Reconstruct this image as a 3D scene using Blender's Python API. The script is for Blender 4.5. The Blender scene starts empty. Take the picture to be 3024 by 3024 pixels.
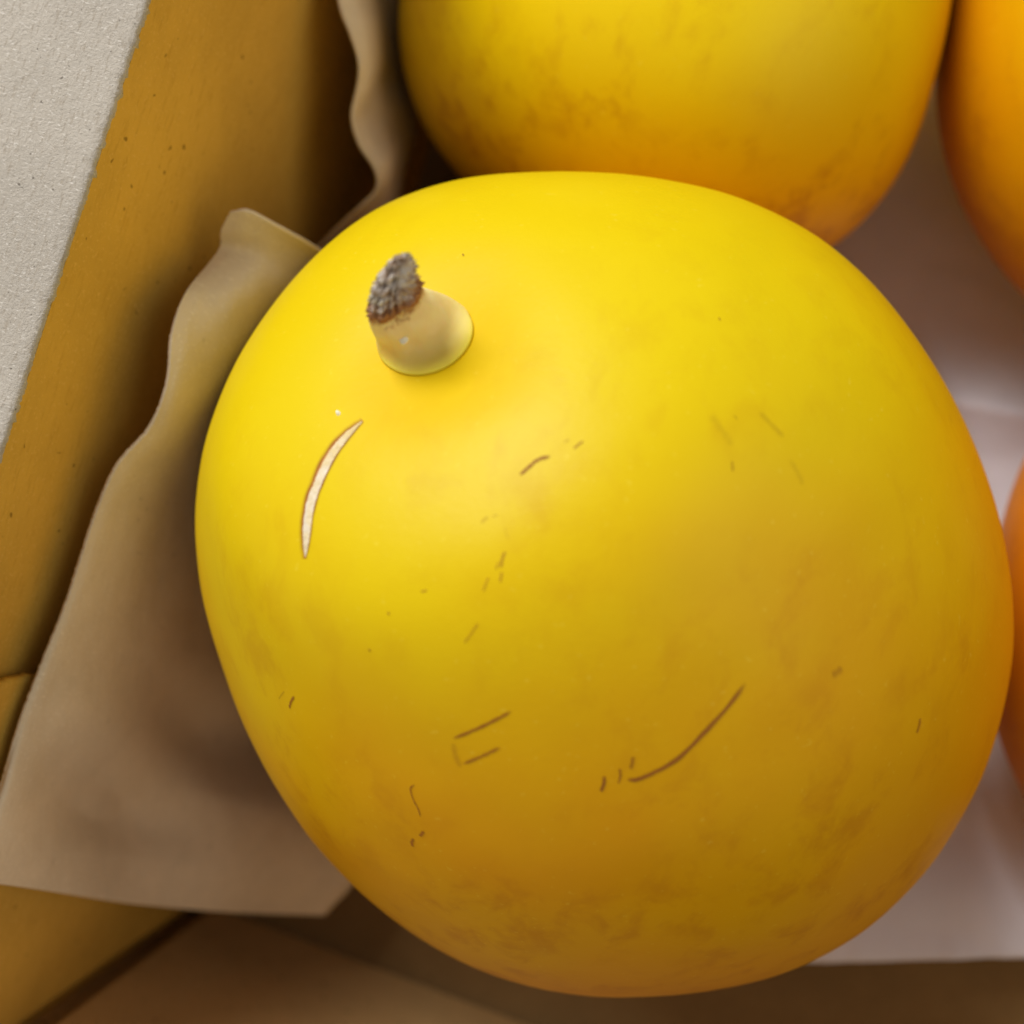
import bpy, math
import numpy as np
from mathutils import Vector, Matrix, noise as mn
from mathutils.bvhtree import BVHTree

# ---------------------------------------------------------------- camera
F = 1512 / math.tan(math.radians(25)); H = .21
g = np.array([416/F, -210/F, -1]); g /= np.linalg.norm(g)
Zc = -g; Xc = np.array([.954, -.2994, 0]); Xc = Xc - Xc.dot(Zc)*Zc; Xc /= np.linalg.norm(Xc); Yc = np.cross(Zc, Xc)
R = np.array([Xc, Yc, Zc]); CAM = np.array([0, 0, H])
scene = bpy.context.scene
col = scene.collection
cd = bpy.data.cameras.new('camera'); co = bpy.data.objects.new('camera', cd); col.objects.link(co)
cd.sensor_width = 36; cd.angle = math.radians(50); cd.clip_start = .002; cd.clip_end = 50
M3 = Matrix([[float(R[i][j]) for j in range(3)] for i in range(3)])
co.matrix_world = Matrix.Translation(Vector(CAM.tolist())) @ M3.to_4x4()
cd.dof.use_dof = True; cd.dof.focus_distance = .112; cd.dof.aperture_fstop = 15
scene.camera = co
scene.view_settings.view_transform = 'Standard'; scene.view_settings.look = 'None'
scene.view_settings.exposure = 0.0; scene.view_settings.gamma = 1

# ---------------------------------------------------------------- light (shop lamp above, added fill at right)
w = bpy.data.worlds.new('World'); scene.world = w; w.use_nodes = True
w.node_tree.nodes['Background'].inputs[0].default_value = (1.0, .97, .93, 1)
w.node_tree.nodes['Background'].inputs[1].default_value = .28
def lamp(name, loc, target, sx, sy, power, colr):
    l = bpy.data.lights.new(name, 'AREA'); l.shape = 'RECTANGLE'; l.size = sx; l.size_y = sy
    l.energy = power; l.color = colr
    o = bpy.data.objects.new(name, l); col.objects.link(o)
    o.location = loc; d = Vector(target) - Vector(loc)
    o.rotation_euler = d.to_track_quat('-Z', 'Y').to_euler()
    return o
lamp('ceiling_or_fill_lamp', (-.92, .84, 1.32), (0, 0, .05), .75, .75, 34, (1, .98, .95))
lamp('ceiling_or_fill_lamp', (2.3, .55, 1.9), (0, 0, .05), 2.4, 1.8, 17, (1, .96, .90))  # added fill from the right, brightens left wall and melon edge

# ---------------------------------------------------------------- helpers
def ray(u, v):
    return R @ np.array([(u-1512)/F, -(v-1512)/F, -1.])
def atz(u, v, z):
    d = ray(u, v); return CAM + (z-H)/d[2]*d
def atx(u, v, x):
    d = ray(u, v); return CAM + (x-CAM[0])/d[0]*d
def mesh_obj(name, V, Fc, mat, parent=None, smooth=True, uv=None):
    me = bpy.data.meshes.new(name); me.from_pydata([tuple(map(float, p)) for p in V], [], [tuple(map(int, q)) for q in Fc])
    me.materials.append(mat)
    if smooth: me.shade_smooth()
    me.update()
    o = bpy.data.objects.new(name, me); col.objects.link(o)
    if parent: o.parent = parent
    return o
def tag(o, label, cat=None, group=None, kind=None):
    if label: o['label'] = label
    if cat: o['category'] = cat
    if group: o['group'] = group
    if kind: o['kind'] = kind
    return o
def empty(name):
    o = bpy.data.objects.new(name, None); o.empty_display_size = .01; col.objects.link(o); return o
def grid_faces(nr, nc, wrap=False):
    i = np.arange(nr-1)[:, None]; j = np.arange(nc if wrap else nc-1)[None]
    j2 = (j+1) % nc
    a = i*nc+j; b = i*nc+j2; c = (i+1)*nc+j2; d = (i+1)*nc+j
    return np.stack([a, b, c, d], -1).reshape(-1, 4)
def attr(o, name, vals):
    a = o.data.attributes.new(name, 'FLOAT', 'POINT'); a.data.foreach_set('value', np.asarray(vals, dtype=np.float32))

class NT:
    def __init__(s, name):
        s.m = bpy.data.materials.new(name); s.m.use_nodes = True; s.t = s.m.node_tree
        s.b = s.t.nodes['Principled BSDF']; s.tc = s.n('ShaderNodeTexCoord')
    def n(s, k, **kw):
        n = s.t.nodes.new(k)
        for a, b in kw.items(): setattr(n, a, b)
        return n
    def put(s, sock, v):
        if hasattr(v, 'is_output'): s.t.links.new(v, sock)
        elif isinstance(v, (tuple, list)) and len(v) == 3 and sock.type == 'RGBA': sock.default_value = (*v, 1)
        else: sock.default_value = v
    def noise(s, scale, detail=3, rough=.5, vec=None, dist=0, off=None):
        n = s.n('ShaderNodeTexNoise'); n.inputs['Scale'].default_value = scale; n.inputs['Detail'].default_value = detail
        n.inputs['Roughness'].default_value = rough; n.inputs['Distortion'].default_value = dist
        v = vec or s.tc.outputs['Object']
        if off is not None:
            a = s.n('ShaderNodeVectorMath', operation='ADD'); s.put(a.inputs[0], v); a.inputs[1].default_value = off; v = a.outputs[0]
        s.put(n.inputs['Vector'], v); return n.outputs['Fac']
    def scaled(s, sc, rot=(0, 0, 0)):
        m = s.n('ShaderNodeMapping'); s.put(m.inputs['Vector'], s.tc.outputs['Object']); m.inputs['Scale'].default_value = sc
        m.inputs['Rotation'].default_value = rot
        return m.outputs[0]
    def ramp(s, fac, a, b, lo=0., hi=1.):
        n = s.n('ShaderNodeMapRange'); n.interpolation_type = 'SMOOTHSTEP'
        s.put(n.inputs[0], fac); n.inputs[1].default_value = a; n.inputs[2].default_value = b
        n.inputs[3].default_value = lo; n.inputs[4].default_value = hi; return n.outputs[0]
    def math(s, op, a, b=0.):
        n = s.n('ShaderNodeMath', operation=op); s.put(n.inputs[0], a); s.put(n.inputs[1], b); return n.outputs[0]
    def mix(s, f, a, b):
        n = s.n('ShaderNodeMix', data_type='RGBA'); s.put(n.inputs[0], f); s.put(n.inputs[6], a); s.put(n.inputs[7], b); return n.outputs[2]
    def attr(s, name):
        n = s.n('ShaderNodeAttribute'); n.attribute_name = name; return n.outputs['Fac']
    def bump(s, h, strength, dist):
        n = s.n('ShaderNodeBump'); n.inputs['Strength'].default_value = strength; n.inputs['Distance'].default_value = dist
        s.put(n.inputs['Height'], h); s.put(s.b.inputs['Normal'], n.outputs[0])
    def set(s, **kw):
        for k, v in kw.items(): s.put(s.b.inputs[k.replace('_', ' ')], v)

# ---------------------------------------------------------------- materials
def card_mat(name, base, dark, light, fibre=1.0, rot=(0, 0, 0), speck=.25, bump=.35, g=1.8):
    t = NT(name)
    big = t.noise(45, 4, .6)
    c = t.mix(t.ramp(big, .35, .68), base, tuple(x*.86 for x in base))
    fib = t.noise(900*g, 3, .65, vec=t.scaled((1, .22, 1), rot))
    c = t.mix(t.math('MULTIPLY', t.ramp(fib, .50, .72), .35*fibre), c, dark)
    fib2 = t.noise(1300*g, 2, .6, vec=t.scaled((.35, 1, 1), rot), off=(3, 1, 7))
    c = t.mix(t.math('MULTIPLY', t.ramp(fib2, .55, .75), .45*fibre), c, light)
    sp = t.noise(420*g, 1, .4, off=(5, 5, 2))
    c = t.mix(t.math('MULTIPLY', t.ramp(sp, .73, .80), speck*2.4), c, tuple(x*.35 for x in dark))
    t.set(Base_Color=c, Roughness=.9); t.b.inputs['Specular IOR Level'].default_value = .15
    h = t.math('ADD', t.noise(1100*g, 4, .7), t.math('MULTIPLY', t.noise(300*g, 2, .5), .6))
    t.bump(h, bump, .0004)
    return t.m
M_rim = card_mat('grey_board', (.55, .495, .42), (.36, .30, .23), (.76, .71, .64), 1.8, speck=.3, bump=.7, g=3.2)
M_wall = card_mat('kraft_board', (.68, .405, .065), (.50, .28, .035), (.76, .48, .12), 1.2, speck=.3, bump=.25)
M_near = card_mat('kraft_board_fleck', (.66, .43, .18), (.40, .23, .08), (.76, .54, .27), .9, speck=.45, bump=.25)
M_bot = card_mat('kraft_shade_tone', (.26, .155, .058), (.16, .09, .03), (.34, .21, .085), .9, speck=.3, bump=.25)  # kraft darkened to carry the shade on the box floor
M_liner = card_mat('liner_board', (.78, .655, .47), (.66, .54, .37), (.88, .78, .62), 1.2, speck=.1, bump=.3)
M_core = card_mat('board_core', (.50, .40, .27), (.30, .2, .1), (.7, .6, .48), 1.2, bump=.8)

def melon_mat(name, seed, yel, orange, green, mottle, lo_dir, lo_rng, lat=None, gold=(.74, .42, .0015), foot=None):
    """yel skin that ripens to orange along lo_dir (a direction on the fruit), shade painted in with it, mottled there"""
    t = NT(name)
    so = (seed*1.7, seed*.9, seed*2.3)
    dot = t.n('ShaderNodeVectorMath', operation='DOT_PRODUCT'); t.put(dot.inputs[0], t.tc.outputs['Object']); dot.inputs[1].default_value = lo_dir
    ripe_shade = t.ramp(dot.outputs['Value'], lo_rng[0], lo_rng[1])  # part ripening, part shade painted into the skin colour
    n1 = t.noise(28, 3, .55, off=so)
    if lat is not None:
        d2 = t.n('ShaderNodeVectorMath', operation='DOT_PRODUCT'); t.put(d2.inputs[0], t.tc.outputs['Object']); d2.inputs[1].default_value = lat
        side = t.ramp(t.math('ADD', d2.outputs['Value'], t.math('MULTIPLY', t.math('SUBTRACT', n1, .5), .02)), .038, .008, 0, 1.)
    ripe_shade2 = t.math('ADD', ripe_shade, t.math('MULTIPLY', t.math('SUBTRACT', n1, .5), .55)); 
    c = t.mix(t.ramp(ripe_shade2, .15, 1.0), yel, orange)
    if lat is not None: c = t.mix(t.math('MULTIPLY', side, t.ramp(ripe_shade, 0., .9, 1., .45)), c, gold)  # gold sides stand in for yellow light bounced onto the edges
    if foot is not None:
        ds = t.n('ShaderNodeVectorMath', operation='DISTANCE'); t.put(ds.inputs[0], t.tc.outputs['Object']); ds.inputs[1].default_value = foot
        dd = t.math('ADD', ds.outputs['Value'], t.math('MULTIPLY', t.math('SUBTRACT', t.noise(90, 2, .5, off=(7, 1, 2)), .5), .012))
        c = t.mix(t.ramp(dd, .005, .014, .45, 0), c, gold)
    gr = t.noise(22, 2, .5, off=(so[1]+4, so[0], 1))
    c = t.mix(t.math('MULTIPLY', t.ramp(gr, .50, .70), .2), c, green)
    bl = t.noise(210, 4, .62, vec=t.scaled((1, .7, 1), (0, 0, .6)), dist=.3, off=so)
    bl2 = t.noise(48, 3, .6, off=(so[2], 2, so[0]))
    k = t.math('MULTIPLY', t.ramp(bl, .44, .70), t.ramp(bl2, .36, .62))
    k = t.math('MULTIPLY', k, t.math('ADD', t.math('MULTIPLY', ripe_shade, mottle), .03))
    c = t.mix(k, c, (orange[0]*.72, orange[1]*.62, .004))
    # tiny pale lenticels
    pal = t.noise(1500, 1, .3, off=so)
    c = t.mix(t.math('MULTIPLY', t.ramp(pal, .70, .80), .10), c, (.95, .82, .12))
    # corky skin carried on the mesh
    t.set(Base_Color=c)
    r = t.math('ADD', t.math('MULTIPLY', t.noise(70, 3, .6, off=(1, 2, 3)), .10), .36)
    t.put(t.b.inputs['Roughness'], r)
    t.b.inputs['IOR'].default_value = 1.36; t.b.inputs['Specular IOR Level'].default_value = .27
    t.bump(t.math('ADD', t.noise(1400, 2, .5), t.math('MULTIPLY', t.noise(160, 2, .5), 1.6)), .05, .0003)
    return t.m
def mark_mat(name, colr, rough):
    t = NT(name); gn = t.noise(1500, 3, .5)
    t.set(Base_Color=t.mix(gn, colr, tuple(x*.75 for x in colr)), Roughness=rough)
    t.put(t.b.inputs['Alpha'], t.math('MINIMUM', t.math('MULTIPLY', t.attr('mark'), t.ramp(gn, .1, .6, .85, 1.)), .78))
    return t.m
M_mark = mark_mat('scratch_cork', (.34, .10, .006), .7)
M_lip = mark_mat('scar_brown', (.42, .13, .008), .6)
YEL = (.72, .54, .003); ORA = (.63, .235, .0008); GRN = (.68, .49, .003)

# ---------------------------------------------------------------- the box
WX = -.0675; WY = -.0851; RZ = .105; BX = .30; BY = .24; TH = .004
def slab(name, lo, hi, mat, parent, seg=(1, 1, 1), bev=.0006):
    import bmesh
    bm = bmesh.new(); bmesh.ops.create_cube(bm, size=1)
    for v in bm.verts:
        for k in range(3): v.co[k] = lo[k] if v.co[k] < 0 else hi[k]
    if bev: bmesh.ops.bevel(bm, geom=bm.edges[:], offset=bev, segments=2, affect='EDGES')
    me = bpy.data.meshes.new(name); bm.to_mesh(me); bm.free(); me.materials.append(mat)
    o = bpy.data.objects.new(name, me); col.objects.link(o)
    if parent: o.parent = parent
    return o
floor = slab('table_top', (-1.2, -1.2, -.03), (1.2, 1.2, -.0052), card_mat('table', (.2, .17, .14), (.1, .08, .07), (.3, .27, .24)), None)
tag(floor, None, kind='structure')
box = tag(empty('cardboard_box'), 'open brown cardboard box with pale grey rim holding the yellow melons', 'box')
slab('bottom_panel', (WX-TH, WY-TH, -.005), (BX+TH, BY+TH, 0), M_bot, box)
SY = -.0321      # glued corner flap ends here on the left wall

def wavy_panel(name, fn, nu, nv, mat, parent, thick):
    V = [fn(i/(nu-1), j/(nv-1)) for i in range(nu) for j in range(nv)]
    o = mesh_obj(name, V, grid_faces(nu, nv), mat, parent)
    m = o.modifiers.new('thickness', 'SOLIDIFY'); m.thickness = thick; m.offset = -1
    return o
slab('side_panel', (WX-TH, WY-TH, .0005), (WX, BY+TH, RZ-.0004), M_wall, box, bev=0)
# glued flap folded round the corner over the side panel, torn edge
def flap(u, v):
    z = .001 + v*(RZ-.0025)
    y = WY+.0003 + u*(SY-WY-.0003)
    if u > .97: y += .0005*mn.noise((0, z*260, 3)) + .0003*mn.noise((0, z*1100, 5))
    x = WX + .0012 + .0003*mn.noise((y*40, z*40, 1))
    return (x, y, z)
wavy_panel('corner_flap', flap, 60, 260, M_wall, box, .0011)
slab('end_panel', (WX+.0045, WY-TH, .0005), (BX, WY, RZ-.0004), M_near, box, bev=.0015)
slab('slot_light_block', (WX-TH, WY-TH-.0012, -.0049), (WX+.012, WY-TH-.0002, RZ-.0004), M_near, box, bev=0)  # backing added to stop light leaking through the dark corner slot
slab('side_panel', (BX, WY-TH, .0005), (BX+TH, BY+TH, RZ-.0004), M_wall, box, bev=0)
slab('end_panel', (WX, BY, .0005), (BX, BY+TH, RZ-.0004), M_near, box, bev=0)
# rim boards: cut edge fuzzy
def rim(name, p0, p1, outward, wid, mat):
    p0 = np.array(p0); p1 = np.array(p1); L = np.linalg.norm(p1-p0); d = (p1-p0)/L; outward = np.array(outward)
    nu = int(L/.00028); prof = [(.0004, -.0012), (.0001, -.0009), (0, -.0004), (.00005, 0), (.0003, .00022), (.0008, .0003), (.002, .0003), (.006, .0003), (wid*.5, .0003), (wid, .0003), (wid, -.0012)]
    V = []
    for i in range(nu):
        s = i/(nu-1)*L
        e = .00034*mn.noise((s*900, 0, 1)) + .00016*mn.noise((s*2600, 4, 1)) + .0002*mn.noise((s*120, 9, 1))
        for k, (o_, z_) in enumerate(prof):
            f = max(0, 1-o_/.003)
            q = p0 + d*s + outward*(o_ + e*f*(.6+.5*mn.noise((s*3000, k*3.3, 2))))
            V.append((q[0], q[1], RZ+z_+.00008*mn.noise((s*1500, k, 6))*f))
    return mesh_obj(name, V, grid_faces(nu, len(prof)), mat, box)
rim('rim_flange', (WX, WY-.03, 0), (WX, BY+.03, 0), (-1, 0, 0), .045, M_rim)
o_ = rim('rim_flange', (WX, WY, 0), (BX, WY, 0), (0, -1, 0), .03, M_rim)
o_ = rim('rim_flange', (BX, WY-.03, 0), (BX, BY+.03, 0), (1, 0, 0), .045, M_rim)
o_ = rim('rim_flange', (WX, BY, 0), (BX, BY, 0), (0, 1, 0), .03, M_rim)

slab('added_shade_flap', (.018, WY-TH, RZ+.0008), (BX+TH, -.0462, RZ+.0034), M_near, box, bev=.0004)  # unseen board added over the near end to shade the lower right
# ---------------------------------------------------------------- main melon
P0 = [-0.00763, -0.00153, 0.05913, -0.3216, 0.28649, 0.05845, 0.05184, -0.04362, 0.02377, -0.03448, -0.00629, 0.00664, 0.95109]
OUT = np.array([(1020,317),(900,328),(770,362),(700,395),(640,435),(580,490),(520,560),(465,635),(425,715),(390,800),(368,880),(362,960),(368,1050),(383,1140),(405,1230),(435,1320),(480,1410),(525,1485),(580,1570),(640,1645),(700,1705),(780,1765),(880,1820),(980,1855),(1080,1873),(1180,1880),(1280,1875),(1400,1855),(1520,1818),(1620,1765),(1700,1700),(1770,1620),(1830,1520),(1870,1420),(1900,1310),(1915,1200),(1912,1130),(1895,1020),(1870,920),(1830,820),(1790,735),(1740,650),(1680,570),(1600,490),(1500,425),(1400,375),(1300,345),(1200,328),(1100,318)], float)*1.5652
def frame(ax, ay):
    wv = np.array([ax, ay, math.sqrt(1-ax*ax-ay*ay)]); u = np.cross([0, 1, 0], wv); u /= np.linalg.norm(u); return u, np.cross(wv, u), wv
def melon_pts(p, nt, nph):
    cx, cy, cz, ax, ay, a, b, e, c2, s2, c3, s3, pw = p
    u, v, wv = frame(ax, ay)
    th = (np.linspace(0, 1, nt)**1.15*np.pi)[:, None]; ph = np.linspace(0, 2*np.pi, nph, endpoint=False)[None]
    s = np.sin(th); c = np.cos(th)
    m = 1+s**2*(c2*np.cos(2*ph)+s2*np.sin(2*ph)+c3*np.cos(3*ph)+s3*np.sin(3*ph))
    rr = b*np.maximum(s, 0)**pw*(1+e*c)*m
    # stem basin and shoulder
    dim = .0028*np.exp(-(th/.20)**2)*(1+.35*np.sin(np.minimum(th*5, 1.57))*np.cos(ph-2.2)) - .0012*np.exp(-((th-.52)/.20)**2)*(1+.7*np.cos(ph-4.9))
    z = a*c - dim
    P = np.array([cx, cy, cz]) + (rr*np.cos(ph))[..., None]*u + (rr*np.sin(ph))[..., None]*v + z[..., None]*wv
    return P
def proj(P):
    q = (P-CAM) @ R
    return np.stack([1512+F*q[..., 0]/-q[..., 2], 1512-F*q[..., 1]/-q[..., 2]], -1)
CEN = np.array([1790, 1720.])
def radial_fit(P, outline, nb=90, harm=9, it=3):
    d = outline-CEN; ta = np.arctan2(d[:, 1], d[:, 0]); o = np.argsort(ta)
    bins = (np.arange(nb)+.5)/nb*2*np.pi-np.pi
    T = np.interp(bins, ta[o], np.hypot(*d.T)[o], period=2*np.pi)
    cen3 = P.reshape(-1, 3).mean(0); vd = (CAM-cen3)/np.linalg.norm(CAM-cen3)
    for _ in range(it):
        q = proj(P)-CEN; an = np.arctan2(q[..., 1], q[..., 0]); r = np.hypot(q[..., 0], q[..., 1])
        k = (np.floor((an+np.pi)/(2*np.pi)*nb).astype(int) % nb)
        S = np.zeros(nb); np.maximum.at(S, k.ravel(), r.ravel())
        ft = np.fft.rfft(T/S); ft[harm:] = 0; ratio = np.fft.irfft(ft, nb)
        fac = np.interp(an, bins, ratio, period=2*np.pi)
        wgt = np.clip(r/np.interp(an, bins, S, period=2*np.pi), 0, 1)**3
        dd = P-cen3; al = (dd@vd)[..., None]*vd; perp = dd-al
        P = cen3 + al + perp*(1+(fac-1)*wgt)[..., None]
    return P
NT_, NP_ = 260, 420
MP = melon_pts(P0, NT_, NP_)
MP = radial_fit(MP, OUT)
u0, v0, w0 = frame(P0[3], P0[4])
# low frequency unevenness
sh = MP.reshape(-1, 3)
cen3 = sh.mean(0)
off = np.array([.00045*mn.noise((p[0]*38, p[1]*38, p[2]*38)) + .00008*mn.noise((p[0]*140, p[1]*140, p[2]*140)) for p in sh.tolist()])
dr = sh-cen3; dr /= np.linalg.norm(dr, axis=1)[:, None]
sh = sh + dr*off[:, None]
MC = cen3.copy()
main = tag(empty('yellow_melon'), 'large glossy yellow melon in front with corky stem, pale curved scar and brown scratches', 'melon', 'yellow melons in the box')
main.location = MC.tolist()
FOOT = tuple((sh.reshape(-1, 3)[0]-MC+np.array([.0012, -.0022, 0])).tolist())
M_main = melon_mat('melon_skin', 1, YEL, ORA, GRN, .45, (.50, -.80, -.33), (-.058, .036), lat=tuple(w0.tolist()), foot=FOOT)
loc = sh-MC
skin = mesh_obj('skin', loc, grid_faces(NT_, NP_, True), M_main, main)
attr(skin, 'mark', np.zeros(len(loc)))
bvh = BVHTree.FromPolygons([Vector(p) for p in sh.tolist()], [tuple(map(int, q)) for q in grid_faces(NT_, NP_, True)])
def hit(u, v):
    d = Vector(ray(u, v).tolist()).normalized()
    p, n, _, _ = bvh.ray_cast(Vector(CAM.tolist()), d)
    if p is None: return None
    if n.dot(d) > 0: n = -n
    return p, n
def catmull(pts, n):
    P = np.array(pts, float); P = np.vstack([2*P[0]-P[1], P, 2*P[-1]-P[-2]])
    out = []
    m = len(P)-3
    for i in range(n):
        t = i/(n-1)*m; k = min(int(t), m-1); f = t-k
        a, b, c, d = P[k:k+4]
        out.append(.5*((2*b)+(-a+c)*f+(2*a-5*b+4*c-d)*f*f+(-a+3*b-3*c+d)*f**3))
    return np.array(out)
def scratch(pts, wid, strength, name='scratch', soft=1., lift=.00006):
    """a thin rubbed mark lying in the skin: pts picked on the fruit, wid in mm"""
    wid = wid*.44; px = catmull(pts, 46); cs = []; ns = []
    for p in px:
        h = hit(p[0], p[1])
        if h is None: return
        cs.append(np.array(h[0])); ns.append(np.array(h[1]))
    cs = np.array(cs); ns = np.array(ns)
    tan = np.gradient(cs, axis=0); tan /= np.linalg.norm(tan, axis=1)[:, None]
    V = []; A = []; K = 9
    sd = abs(hash(str(int(pts[0][0])))) % 97
    sd = int(pts[0][0]) % 97
    for i, (c, n, t) in enumerate(zip(cs, ns, tan)):
        s = np.cross(n, t); f = i/45
        prof = min(1, (f/.12), ((1-f)/.12)); prof = max(prof, 0)**.6
        wv = wid*.001*(.55+.45*prof)*(1+.35*mn.noise((f*9, sd, 0)))
        jit = wid*.00022*mn.noise((f*14, sd, 5))
        for k in range(K):
            x = (k/(K-1)*2-1)
            q = c + s*(x*wv+jit); hp, hn, _, _ = bvh.find_nearest(Vector(q.tolist()))
            V.append(np.array(hp)+n*lift-MC)
            a = max(0, 1-abs(x)**(1.2))*prof*strength*(.85+.25*mn.noise((f*7, sd, x*.5)))
            A.append(0 if k in (0, K-1) else max(a, 0))
    o = mesh_obj(name, V, grid_faces(46, K), M_mark, main); attr(o, 'mark', A); return o
S_ = 1.5652
def cz(L, x0, y0, k): return [(x0+a*k, y0+b*k) for a, b in L]
ka = 1200/1932
A1 = lambda L: cz(L, 1250, 1150, ka)     # pencil list of marks, upper field
A2 = lambda L: cz(L, 1100, 1900, ka)
scratch(A1([(458, 408), (500, 372), (545, 335), (605, 318)]), .42, 1.5)
scratch(A1([(715, 283), (735, 265), (762, 245)]), .30, .8)
scratch(A1([(670, 252), (682, 245), (696, 236)]), .30, .3)
scratch(A1([(275, 635), (292, 618), (310, 605)]), .35, .35)
scratch(A1([(328, 606), (342, 600), (356, 597)]), .3, .25)
scratch(A1([(390, 770), (376, 805), (370, 850)]), .34, .75)
scratch(A1([(360, 820), (352, 838), (346, 856)]), .26, .55)
scratch(A1([(374, 865), (370, 890), (366, 918)]), .3, .6)
scratch(A1([(312, 890), (298, 925), (284, 962)]), .28, .5)
scratch(A1([(262, 1110), (225, 1165), (195, 1205)]), .34, .45)
scratch(A1([(-12, 962), (4, 958), (20, 955)]), .3, .6)
scratch(A1([(385, 650), (395, 685), (405, 712)]), .2, .2)
scratch(A1([(1466, 342), (1468, 362), (1470, 390)]), .3, .6)
scratch(A1([(1595, 105), (1650, 165), (1715, 228)]), .9, .18)
scratch(A1([(1365, 120), (1410, 185), (1470, 270)]), 1.1, .12)
scratch(A1([(1740, 330), (1790, 420), (1800, 455)]), .9, .12)
scratch(A1([(1475, 125), (1485, 135), (1492, 142)]), .25, .4)
scratch(A2([(382, 452), (480, 412), (570, 370), (662, 320)]), .50, 1.0)
scratch(A2([(430, 572), (520, 535), (610, 492)]), .55, .75)
scratch(A2([(385, 470), (395, 530), (420, 590)]), .9, .22)
scratch(A2([(1208, 645), (1260, 645), (1330, 615), (1440, 555), (1560, 440), (1680, 310), (1775, 185)]), .72, 1.05)
scratch(A2([(1102, 628), (1100, 665), (1085, 705)]), .5, 1.1)
scratch(A2([(1174, 590), (1178, 630), (1168, 665)]), .32, .9)
scratch(A2([(1240, 535), (1235, 565), (1228, 597)]), .55, .6)
scratch(A2([(202, 668), (182, 690), (195, 740), (218, 785), (230, 825)]), .28, .9)
scratch(A2([(245, 890), (235, 905), (225, 915)]), .55, .8)
scratch(A2([(196, 925), (188, 945), (192, 965)]), .55, .85)
scratch([(870, 2055), (860, 2072), (855, 2092)], .45, .95)
scratch([(842, 2040), (832, 2052), (824, 2064)], .35, .3)
scratch([(1147, 1806), (1148, 1810), (1149, 1816)], .3, .75)
scratch([(1090, 1915), (1092, 1919), (1095, 1924)], .32, .75)
scratch([(1366, 750), (1368, 753), (1370, 757)], .28, .8)
scratch([(2122, 938), (2124, 943), (2127, 948)], .3, .6)
scratch([(2716, 2120), (2714, 2140), (2706, 2166)], .7, .55)
scratch([(2486, 1970), (2470, 1985), (2455, 1992)], 1.2, .3)

# scar: recessed corky flesh with a browned, lifted lip
def scar():
    k = 400/1486
    def L(P): return cz(P, 850, 1180, k)
    left = L([(192, 1745), (172, 1600), (166, 1440), (180, 1280), (215, 1090), (285, 905), (370, 700), (480, 525), (610, 385), (740, 285), (824, 234)])
    right = L([(196, 1745), (238, 1620), (272, 1450), (300, 1250), (345, 1080), (395, 940), (480, 760), (560, 610), (650, 480), (770, 320), (828, 240)])
    n = 70; a = catmull(left, n); b = catmull(right, n)
    b = a+(b-a)*.84; rows = []; K = 15; Vf = []; Vm = []; Am = []
    for i in range(n):
        f = i/(n-1); wob = .10*mn.noise((f*26, 1, 1))+.06*mn.noise((f*70, 2, 1))
        for k in range(K):
            x = k/(K-1)
            p = a[i]*(1-x)+b[i]*x + (b[i]-a[i])*wob*(1 if k not in (0, K-1) else .6)
            q, nn = hit(p[0], p[1]); q = np.array(q); nn = np.array(nn)
            h = .00005+.00010*math.sin(math.pi*x)**.7*min(1, 8*f, 8*(1-f)) + .00010*mn.noise((f*45, x*2, 3))*math.sin(math.pi*x)
            Vf.append(q+nn*h-MC)
    t = NT('scar_cork')
    c = t.mix(t.ramp(t.noise(260, 3, .6), .35, .65), (.70, .54, .24), (.76, .66, .50))
    c = t.mix(t.math('MULTIPLY', t.ramp(t.noise(1700, 3, .7), .45, .7), .4), c, (.88, .80, .68))
    e = t.attr('edge'); c = t.mix(t.ramp(e, .35, .9), c, (.58, .22, .015))
    t.set(Base_Color=c, Roughness=.6); t.bump(t.noise(2200, 3, .7), .5, .0003)
    o = mesh_obj('scar', Vf, grid_faces(n, K), t.m, main)
    E = []
    for i in range(n):
        f = i/(n-1)
        for k in range(K):
            x = k/(K-1)
            le = max(0, 1-x/(.13+.28*math.exp(-((f-.60)/.16)**2)))
            re = max(0, 1-(1-x)/.10)*.7
            E.append(max(le, re, 1-f/.05, (f-.97)/.03, 0))
    attr(o, 'edge', E)
    # browned lip around
    def lip(P, sgn, wd, st):
        V = []; A = []; K2 = 8; c_ = catmull(P, 80)
        tan = np.gradient(c_, axis=0); tan /= np.linalg.norm(tan, axis=1)[:, None]; nr = np.stack([-tan[:, 1], tan[:, 0]], 1)*sgn
        for i in range(80):
            f = i/79
            for k in range(K2):
                x = k/(K2-1); p = c_[i]+nr[i]*(x*wd-.12*wd)
                q, nn = hit(p[0], p[1]); V.append(np.array(q)+np.array(nn)*(.00003+.00007*math.exp(-((x-.15)/.2)**2)*min(1, 10*f, 10*(1-f)))-MC)
                A.append(0 if k == K2-1 else max(0, (1-x)**1.7*st*(.8+.4*mn.noise((f*13, sgn, 2)))*(.6+.6*math.exp(-((f-.55)/.3)**2))))
        o2 = mesh_obj('scar_lip', V, grid_faces(80, K2), M_lip, main); attr(o2, 'mark', A)
    lip(left, SIGN_L, 17, 1.5)
    lip(b, -SIGN_L, 9, .8)
SIGN_L = -1
scar()
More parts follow.
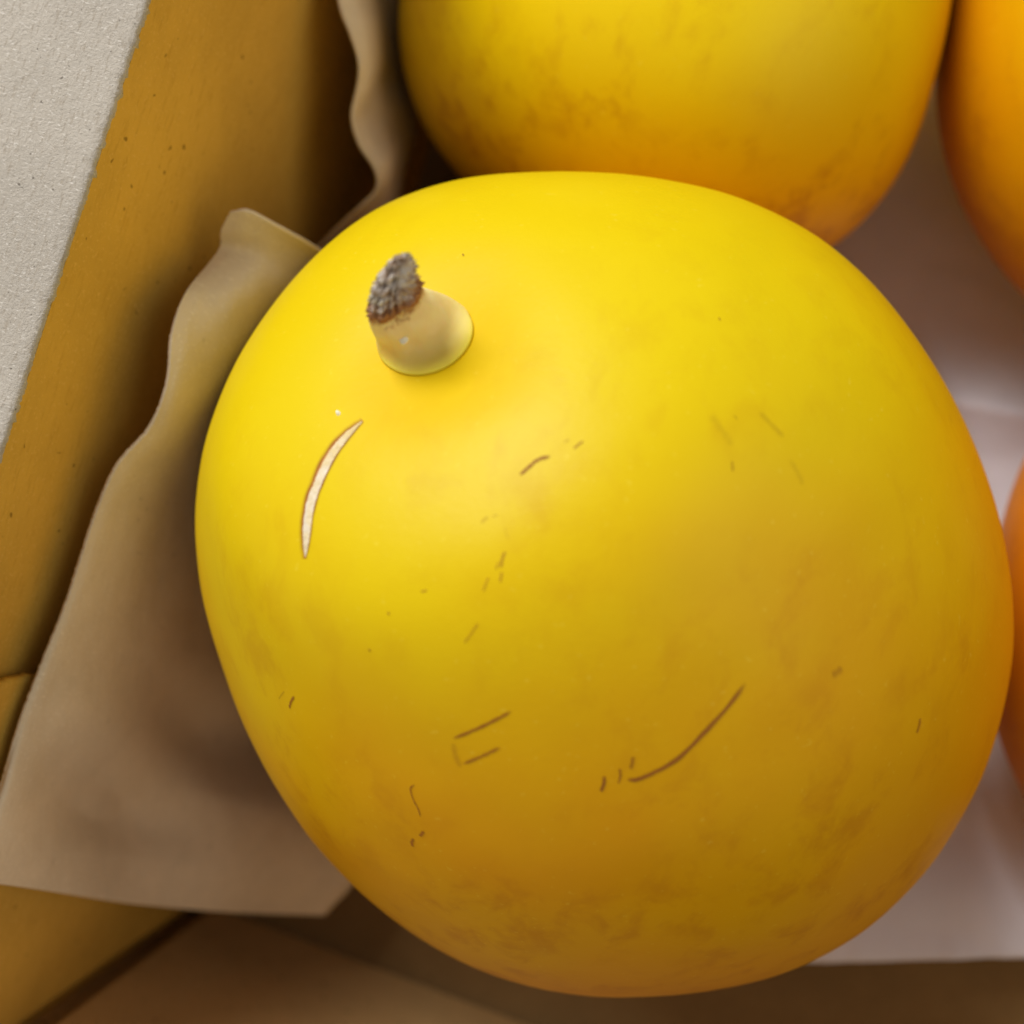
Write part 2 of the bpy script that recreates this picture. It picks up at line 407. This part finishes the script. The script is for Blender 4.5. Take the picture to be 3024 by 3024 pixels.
# dried sap fleck
def fleck(c, rx, ry, name, mat):
    q, nn = hit(*c); q = np.array(q); nn = np.array(nn); t1 = np.cross(nn, [0, 0, 1]); t1 /= np.linalg.norm(t1); t2 = np.cross(nn, t1)
    V = [q-MC+nn*.00035]; 
    for r_, h in ((.5, .0003), (1, -.00005)):
        for k in range(14):
            a = k/14*2*math.pi; rr = r_*(1+.25*mn.noise((math.cos(a)*1.3, math.sin(a)*1.3, c[0])))
            V.append(q-MC+t1*rx*rr*math.cos(a)+t2*ry*rr*math.sin(a)+nn*h)
    Fc = [(0, 1+k, 1+(k+1) % 14) for k in range(14)] + [(1+k, 15+k, 15+(k+1) % 14, 1+(k+1) % 14) for k in range(14)]
    return mesh_obj(name, V, Fc, mat, main)
tt = NT('sap_white'); tt.set(Base_Color=(.93, .87, .66), Roughness=.4); tt.b.inputs['Emission Strength'].default_value = 0
fleck((999, 1220), .00024, .00035, 'sap_fleck', tt.m)

# ---------------------------------------------------------------- stem
def stem():
    # outline pairs picked from the photo (left, right) from foot to tip, with height above the skin
    k = 500/1932
    P = lambda x, y: (1000+x*k, 680+y*k)
    base, bn = hit(*P(970, 1270)); base = np.array(base); bn = np.array(bn)
    vdir = CAM-base; vdir /= np.linalg.norm(vdir)
    # (cx, cy) centre in the close-up, half axes along/perp, tilt, lift toward the eye
    rings = [ # left point, right point, bulge towards image bottom/top, lift (m)
        ((470, 1440), (1520, 1010), 440, 340, -.0008),
        ((452, 1400), (1500, 1000), 415, 310, .0000),
        ((436, 1320), (1440, 900), 370, 250, .0010),
        ((425, 1230), (1260, 775), 300, 170, .0022),
        ((385, 1150), (1090, 700), 235, 110, .0036),
        ((340, 1040), (960, 650), 170, 95, .0050),
        ((345, 950), (945, 600), 150, 85, .0060),
        ((385, 850), (890, 570), 120, 80, .0068),
        ((395, 750), (850, 525), 105, 70, .0078),
        ((440, 640), (835, 450), 85, 60, .0088),
        ((560, 450), (820, 370), 55, 45, .0098),
        ((640, 330), (795, 290), 30, 25, .0106),
        ((670, 285), (785, 262), 10, 10, .0110)]
    nph = 150; ctr = []
    keys = []
    for (l, r, dn, up, lift) in rings:
        l = np.array(P(*l)); r = np.array(P(*r)); c = (l+r)/2; hx = (r-l)/2; pr = np.array([-hx[1], hx[0]]); pr /= np.linalg.norm(pr)
        if pr[1] < 0: pr = -pr
        keys.append(np.concatenate([c, hx, pr*dn*k, pr*up*k, [lift]]))
    K = catmull(keys, 110)
    b_depth = np.linalg.norm(base-CAM)
    zb = -( (base-CAM) @ R)[2]
    V = []; T = []; PH = []
    for i, q in enumerate(K):
        f = i/109; c = q[:2]; hx = q[2:4]; dn = q[4:6]; up = q[6:8]; lift = q[8]
        for j in range(nph):
            a = j/nph*2*math.pi
            s, cc = math.sin(a), math.cos(a)
            px = c + hx*cc + (dn*s if s > 0 else up*s)
            foot = np.array(hit(*px)[0]); fd = -((foot-CAM) @ R)[2]
            lev = zb - lift + (-.0010*s + .0006*cc)*(1-f)**.5
            wg = min(1, f/.36); wg = wg*wg*(3-2*wg)
            sk = fd + .0006 - .0011*min(1, f/.08)
            dpt = sk - wg*.0007*math.log1p(math.exp(min(40, (sk-lev)/.0007)))
            d = R @ np.array([(px[0]-1512)/F, -(px[1]-1512)/F, -1.]); p = CAM+d*dpt
            V.append(p); T.append(f); PH.append(a)
    V = np.array(V); cx = np.repeat(V.reshape(110, nph, 3).mean(1), nph, 0)
    rad = V-cx; rl = np.linalg.norm(rad, axis=1)[:, None]; rad = rad/np.maximum(rl, 1e-6)
    T = np.array(T); PH = np.array(PH)
    cork = np.clip((T-.43)/.12, 0, 1)
    disp = []
    for t_, a, ck, r_ in zip(T, PH, cork, rl[:, 0]):
        tw = a*1.0+t_*2.0
        rg = abs(mn.noise((math.cos(tw)*5.5, math.sin(tw)*5.5, t_*2.2)))-.22
        st = math.sin(t_*88+2.5*mn.noise((math.cos(a)*2, math.sin(a)*2, 7)))
        fn = mn.noise((math.cos(a)*14, math.sin(a)*14, t_*40))
        s_ = mn.noise((math.cos(a)*2.2, math.sin(a)*2.2, t_*3))*.00022
        ridge = abs(math.sin(a*9+3*mn.noise((math.cos(a)*1.5, math.sin(a)*1.5, t_*2.5))))-.5
        disp.append(min(1, r_/.0012)*(ck*(-.0006*rg + .00060*ridge + .00022*st + .00050*fn)+s_*min(1, t_*4)))
    V = V+rad*np.array(disp)[:, None]
    Fc = grid_faces(110, nph, True)
    # split at the browned collar into fleshy neck and dried tip
    cut = 52
    t = NT('stem_flesh')
    n1 = t.noise(300, 3, .5); f_ = t.attr('along')
    c = t.mix(t.ramp(f_, .04, .36), (.82, .59, .03), (.84, .69, .33))
    c = t.mix(t.math('MULTIPLY', t.ramp(n1, .48, .70), t.ramp(f_, .1, .4)), c, (.88, .78, .42))
    br = t.math('ADD', f_, t.math('MULTIPLY', t.math('SUBTRACT', t.noise(500, 4, .65), .5), .30))
    c = t.mix(t.ramp(br, .40, .47), c, (.34, .13, .035))
    t.set(Base_Color=c, Roughness=.62); t.b.inputs['Specular IOR Level'].default_value = .25; t.b.inputs['Subsurface Weight'].default_value = .6
    t.b.inputs['Subsurface Radius'].default_value = (1, .7, .25); t.b.inputs['Subsurface Scale'].default_value = .003
    t.bump(t.noise(900, 3, .5), .15, .0003)
    root = empty('stem'); root.parent = main
    Vl = V-MC
    o1 = mesh_obj('fleshy_neck', Vl[:(cut+1)*nph], grid_faces(cut+1, nph, True), t.m, root); attr(o1, 'along', T[:(cut+1)*nph])
    t = NT('stem_cork')
    f_ = t.attr('along'); g_ = t.attr('groove')
    n = t.noise(900, 4, .7); n2 = t.noise(380, 3, .6, off=(3, 3, 3))
    c = t.mix(t.ramp(n, .35, .68), (.46, .31, .20), (.95, .90, .83))
    c = t.mix(t.ramp(n2, .50, .66), c, (.74, .68, .56))
    c = t.mix(t.ramp(g_, .3, 1.), c, (.36, .24, .14))
    br = t.math('ADD', f_, t.math('MULTIPLY', t.math('SUBTRACT', t.noise(420, 4, .65), .5), .55))
    c = t.mix(t.ramp(br, .54, .72, .95, 0), c, (.42, .18, .06))
    t.set(Base_Color=c, Roughness=.85); t.bump(t.noise(3000, 3, .7), .9, .0004)
    o2 = mesh_obj('dried_tip', list(Vl[cut*nph:])+[Vl[-nph:].mean(0)-(w0*.0008)], list(grid_faces(110-cut, nph, True))+[( (109-cut)*nph+j, (109-cut)*nph+(j+1) % nph, (110-cut)*nph) for j in range(nph)], t.m, root)
    attr(o2, 'along', list(T[cut*nph:])+[1]); gr = np.clip(-np.array(disp)/.0004, 0, 1); attr(o2, 'groove', list(gr[cut*nph:])+[1])
    # hollow split near the tip: dark sunken sliver with curled lips
    return V.reshape(110, nph, 3)
SV = stem()
# bead of sap on the neck
def bead(pxy, r, mat):
    u_, v_ = pxy
    pts = SV.reshape(-1, 3); q = proj(pts); m = np.hypot(q[:, 0]-u_, q[:, 1]-v_)
    idx = np.argsort(m)[:12]; dd = np.linalg.norm(pts[idx]-CAM, axis=1); p = pts[idx[np.argmin(dd)]]
    V = []; n = 10
    for i in range(n):
        for j in range(14):
            th = i/(n-1)*math.pi; a = j/14*2*math.pi
            d = np.array([math.sin(th)*math.cos(a), math.sin(th)*math.sin(a), math.cos(th)])*(1+.3*mn.noise((math.cos(a), math.sin(a), th)))
            V.append(p+d*r*np.array([1, 1.1, .6])-MC)
    o = mesh_obj('sap_bead', V, grid_faces(n, 14, True), mat, main); return o
bead((1196, 1010), .00042, tt.m)

# ---------------------------------------------------------------- other melons
def side_melon(c, r, af, ab, ax, e, label, seed, yel, ora, mot, lod, lor, pw=1.):
    ax = np.array([*ax, 0.]); ax /= np.linalg.norm(ax); u = np.cross([0, 0, 1], ax); v = np.cross(ax, u)
    nt, nph = 120, 160
    th = (np.arange(nt)/(nt-1)*np.pi)[:, None]; ph = np.linspace(0, 2*np.pi, nph, endpoint=False)[None]
    s = np.sin(th); cc = np.cos(th); rr = r*s**pw*(1+e*np.maximum(cc, -.4)); z = np.where(cc > 0, af*cc, ab*cc)
    P = (rr*np.cos(ph))[..., None]*u+(rr*np.sin(ph))[..., None]*v+(z+0*ph)[..., None]*ax
    P = P.reshape(-1, 3); dr = P/np.linalg.norm(P, axis=1)[:, None]
    o_ = np.array([.0009*mn.noise((p[0]*30+seed, p[1]*30, p[2]*30)) for p in P.tolist()])
    P = P+dr*o_[:, None]
    root = tag(empty('yellow_melon'), label, 'melon', 'yellow melons in the box'); root.location = c
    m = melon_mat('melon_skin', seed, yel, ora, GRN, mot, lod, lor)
    o = mesh_obj('skin', P, grid_faces(nt, nph, True), m, root); attr(o, 'mark', np.zeros(len(P)))
    # short dried stem at the far end (faces away from the picture)
    V = []
    for i in range(8):
        for j in range(20):
            a = j/20*2*math.pi; q = .0045*(1-.5*i/7)*(1+.1*mn.noise((math.cos(a)*2, math.sin(a)*2, i)))
            V.append(-ax*(ab-.0012+i*.0011)+u*q*math.cos(a)+v*q*math.sin(a))
    V.append(-ax*(ab+.0068))
    mesh_obj('stem', V, list(grid_faces(8, 20, True))+[(140+j, 140+(j+1) % 20, 160) for j in range(20)], bpy.data.materials['stem_cork'], root)
    return root
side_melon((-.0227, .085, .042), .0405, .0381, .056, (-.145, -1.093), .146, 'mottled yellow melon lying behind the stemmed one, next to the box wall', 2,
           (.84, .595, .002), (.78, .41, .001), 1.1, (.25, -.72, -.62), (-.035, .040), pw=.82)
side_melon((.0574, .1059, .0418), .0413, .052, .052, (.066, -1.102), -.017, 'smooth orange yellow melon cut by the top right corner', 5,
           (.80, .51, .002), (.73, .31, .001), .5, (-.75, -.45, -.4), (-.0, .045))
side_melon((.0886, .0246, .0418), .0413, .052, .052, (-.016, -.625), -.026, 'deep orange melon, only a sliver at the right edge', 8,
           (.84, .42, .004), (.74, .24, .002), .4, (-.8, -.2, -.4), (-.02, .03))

# ---------------------------------------------------------------- liners
def sheet(name, rows, nu, nv, mat, label, thick=.0005, wob=.00025, seed=0, cat='liner'):
    rows = [np.array(r) for r in rows]
    A = np.array(rows)                                # rows x ctrl x 3
    cols = np.stack([catmull(A[:, j], nu) for j in range(A.shape[1])], 1)
    V = []
    for i in range(nu):
        c = catmull(cols[i], nv)
        for j in range(nv):
            p = c[j]; e = max(0, 1-j/2.5)
            n_ = wob*mn.noise((p[0]*90+seed, p[1]*90, p[2]*90)) + .00006*mn.noise((p[0]*400, p[1]*400, p[2]*400+seed))
            q = p+np.array([n_, n_*.5, n_])
            q = q+np.array([0, 0, .00018*e*mn.noise((i*.9, 3, seed))])
            q[0] = max(q[0], WX+(.0016+.0018*min(1, max(0, (SY+.016-p[1])/.014)))); q[1] = max(q[1], WY+.001); q[2] = max(q[2], .0012)
            V.append(q)
    o = mesh_obj(name, V, grid_faces(nu, nv), mat)
    m = o.modifiers.new('thickness', 'SOLIDIFY'); m.thickness = thick; m.offset = 0
    tag(o, label, cat); return o
x0 = WX
rows = [
 [atx(-110, 2600, x0+.004), atx(20, 2612, x0+.0055), atz(400, 2670, .055), atz(700, 2694, .036), atz(960, 2702, .022)],
 [atx(-70, 2450, x0+.004), atx(40, 2500, x0+.0055), atz(380, 2540, .056), atz(740, 2560, .036), atz(1060, 2560, .020)],
 [atx(-5, 2330, x0+.004), atx(60, 2345, x0+.0052), atz(330, 2370, .058), atz(650, 2380, .040), atz(950, 2400, .024)],
 [atx(50, 2150, x0+.004), atx(105, 2150, x0+.0048), atx(330, 2160, x0+.0066), atz(560, 2160, .042), atz(800, 2150, .022)],
 [atx(122, 1960, x0+.004), atx(172, 1955, x0+.0048), atx(350, 1950, x0+.0058), atx(510, 1940, x0+.0060), atx(680, 1920, x0+.0062)],
 [atx(190, 1790, x0+.004), atx(236, 1780, x0+.0047), atx(365, 1770, x0+.0056), atx(480, 1750, x0+.0058), atx(620, 1740, x0+.0060)],
 [atx(238, 1640, x0+.004), atx(285, 1630, x0+.0047), atx(390, 1620, x0+.0056), atx(475, 1600, x0+.0058), atx(600, 1590, x0+.0060)],
 [atx(285, 1500, x0+.0043), atx(330, 1490, x0+.0050), atx(420, 1490, x0+.0058), atx(500, 1480, x0+.0060), atx(600, 1470, x0+.0062)],
 [atx(345, 1370, x0+.0052), atx(395, 1375, x0+.0060), atx(480, 1390, x0+.0068), atx(560, 1400, x0+.0068), atx(640, 1390, x0+.0066)],
 [atx(440, 1260, x0+.0070), atx(480, 1290, x0+.0078), atx(540, 1310, x0+.0082), atx(610, 1320, x0+.0080), atx(690, 1300, x0+.0078)],
 [atx(492, 1130, x0+.0080), atx(535, 1150, x0+.0090), atx(610, 1180, x0+.0098), atx(680, 1200, x0+.0098), atx(760, 1190, x0+.0095)],
 [atx(508, 980, x0+.0070), atx(565, 985, x0+.0082), atx(640, 1030, x0+.0098), atx(720, 1050, x0+.0106), atx(820, 1060, x0+.0106)],
 [atx(545, 870, x0+.0058), atx(600, 875, x0+.0072), atx(690, 900, x0+.0098), atx(780, 930, x0+.0112), atx(880, 950, x0+.0118)],
 [atx(610, 790, x0+.0048), atx(655, 795, x0+.0066), atx(740, 820, x0+.0098), atx(840, 850, x0+.0120), atx(940, 880, x0+.0130)],
 [atx(648, 735, x0+.0045), atx(705, 738, x0+.0068), atx(790, 765, x0+.0100), atx(890, 800, x0+.0125), atx(990, 840, x0+.0140)],
 [atx(652, 680, x0+.0048), atx(725, 680, x0+.0078), atx(820, 715, x0+.0108), atx(920, 760, x0+.0132), atx(1020, 810, x0+.0148)],
 [atx(680, 625, x0+.0062), atx(735, 622, x0+.0085), atx(825, 670, x0+.0115), atx(925, 728, x0+.0140), atx(1040, 795, x0+.0156)],
]
sheet('cardboard_liner', rows, 300, 70, M_liner, 'wavy curled strip of thin brown card between the front melon and the box wall', seed=2)
rows2 = [
 [atz(930, 740, .048), atz(965, 750, .044), atz(1010, 765, .036), atz(1060, 790, .024)],
 [atz(1000, 668, .054), atz(1035, 680, .049), atz(1080, 700, .040), atz(1120, 740, .026)],
 [atz(1062, 612, .058), atz(1100, 612, .053), atz(1140, 615, .044), atz(1170, 620, .030)],
 [atz(1112, 560, .060), atz(1140, 545, .055), atz(1160, 535, .044), atz(1190, 520, .030)],
 [atz(1110, 500, .062), atz(1143, 480, .057), atz(1170, 460, .044), atz(1210, 440, .030)],
 [atz(1062, 425, .064), atz(1105, 415, .058), atz(1160, 400, .044), atz(1225, 390, .030)],
 [atz(1040, 345, .066), atz(1070, 345, .061), atz(1150, 330, .046), atz(1225, 320, .030)],
 [atz(1054, 260, .068), atz(1088, 260, .064), atz(1130, 250, .048), atz(1205, 240, .030)],
 [atz(1060, 190, .070), atz(1098, 185, .065), atz(1135, 175, .050), atz(1195, 165, .030)],
 [atz(1034, 100, .072), atz(1085, 90, .067), atz(1130, 85, .052), atz(1190, 80, .030)],
 [atz(1004, 20, .073), atz(1060, 5, .068), atz(1115, 0, .054), atz(1185, -10, .030)],
 [atz(992, -90, .073), atz(1050, -100, .068), atz(1110, -100, .054), atz(1180, -110, .030)],
 [atz(1010, -220, .073), atz(1060, -220, .068), atz(1110, -220, .054), atz(1180, -220, .030)],
]
sheet('cardboard_liner', rows2, 200, 50, M_liner, 'dim crinkled card edge between the rear melon and the box wall', seed=6)

# ---------------------------------------------------------------- white tissue on the bottom
t = NT('tissue')
c = t.mix(t.ramp(t.noise(60, 4, .6), .35, .7), (.84, .85, .93), (.90, .90, .97))
t.set(Base_Color=c, Roughness=.75); t.bump(t.math('ADD', t.noise(700, 4, .6), t.noise(160, 3, .5)), .3, .0005)
M_tis = t.m
e0 = atz(2300, 2848, .0165); e1 = atz(3024, 2830, .0165)
dx = (e1-e0)/np.linalg.norm(e1-e0); dy = np.array([-dx[1], dx[0], 0])
fold = atz(2780, 1130, .004); fold2 = atz(3024, 1175, .004)
fd = (fold2-fold); fd[2] = 0; fd /= np.linalg.norm(fd); fn_ = np.array([-fd[1], fd[0], 0])
V = []; nx, ny = 300, 260
for i in range(nx):
    for j in range(ny):
        s = -.026 + i/(nx-1)*.19; q = (j/(ny-1))*.24
        p = e0 + dx*s + dy*q
        z = .0028 + .0016*mn.noise((p[0]*28, p[1]*28, 2)) + .0009*abs(mn.noise((p[0]*70, p[1]*70, 4)))
        a = (p-fold)@fn_
        z += .0065*math.exp(-abs(a+.004)/.012) if a < -.004 else .0065*math.exp(-abs(a+.004)/.006)
        z += .013*math.exp(-(q/.034)**2)
        if q < .004: z += .0002*mn.noise((s*400, 0, 0)); p = p + dy*.0004*mn.noise((s*120, 1, 5))*(1-q/.004)
        V.append((min(max(p[0], WX+.003), BX-.002), min(p[1], BY-.002), max(z, .0007)))
o = mesh_obj('tissue_sheet', V, grid_faces(nx, ny), M_tis)
m = o.modifiers.new('thickness', 'SOLIDIFY'); m.thickness = .00025; m.offset = 0
tag(o, 'thin creased lavender white paper lying on the bottom of the box under the melons', 'paper')

scene.render.film_transparent = False
scene.cycles.use_denoising = True
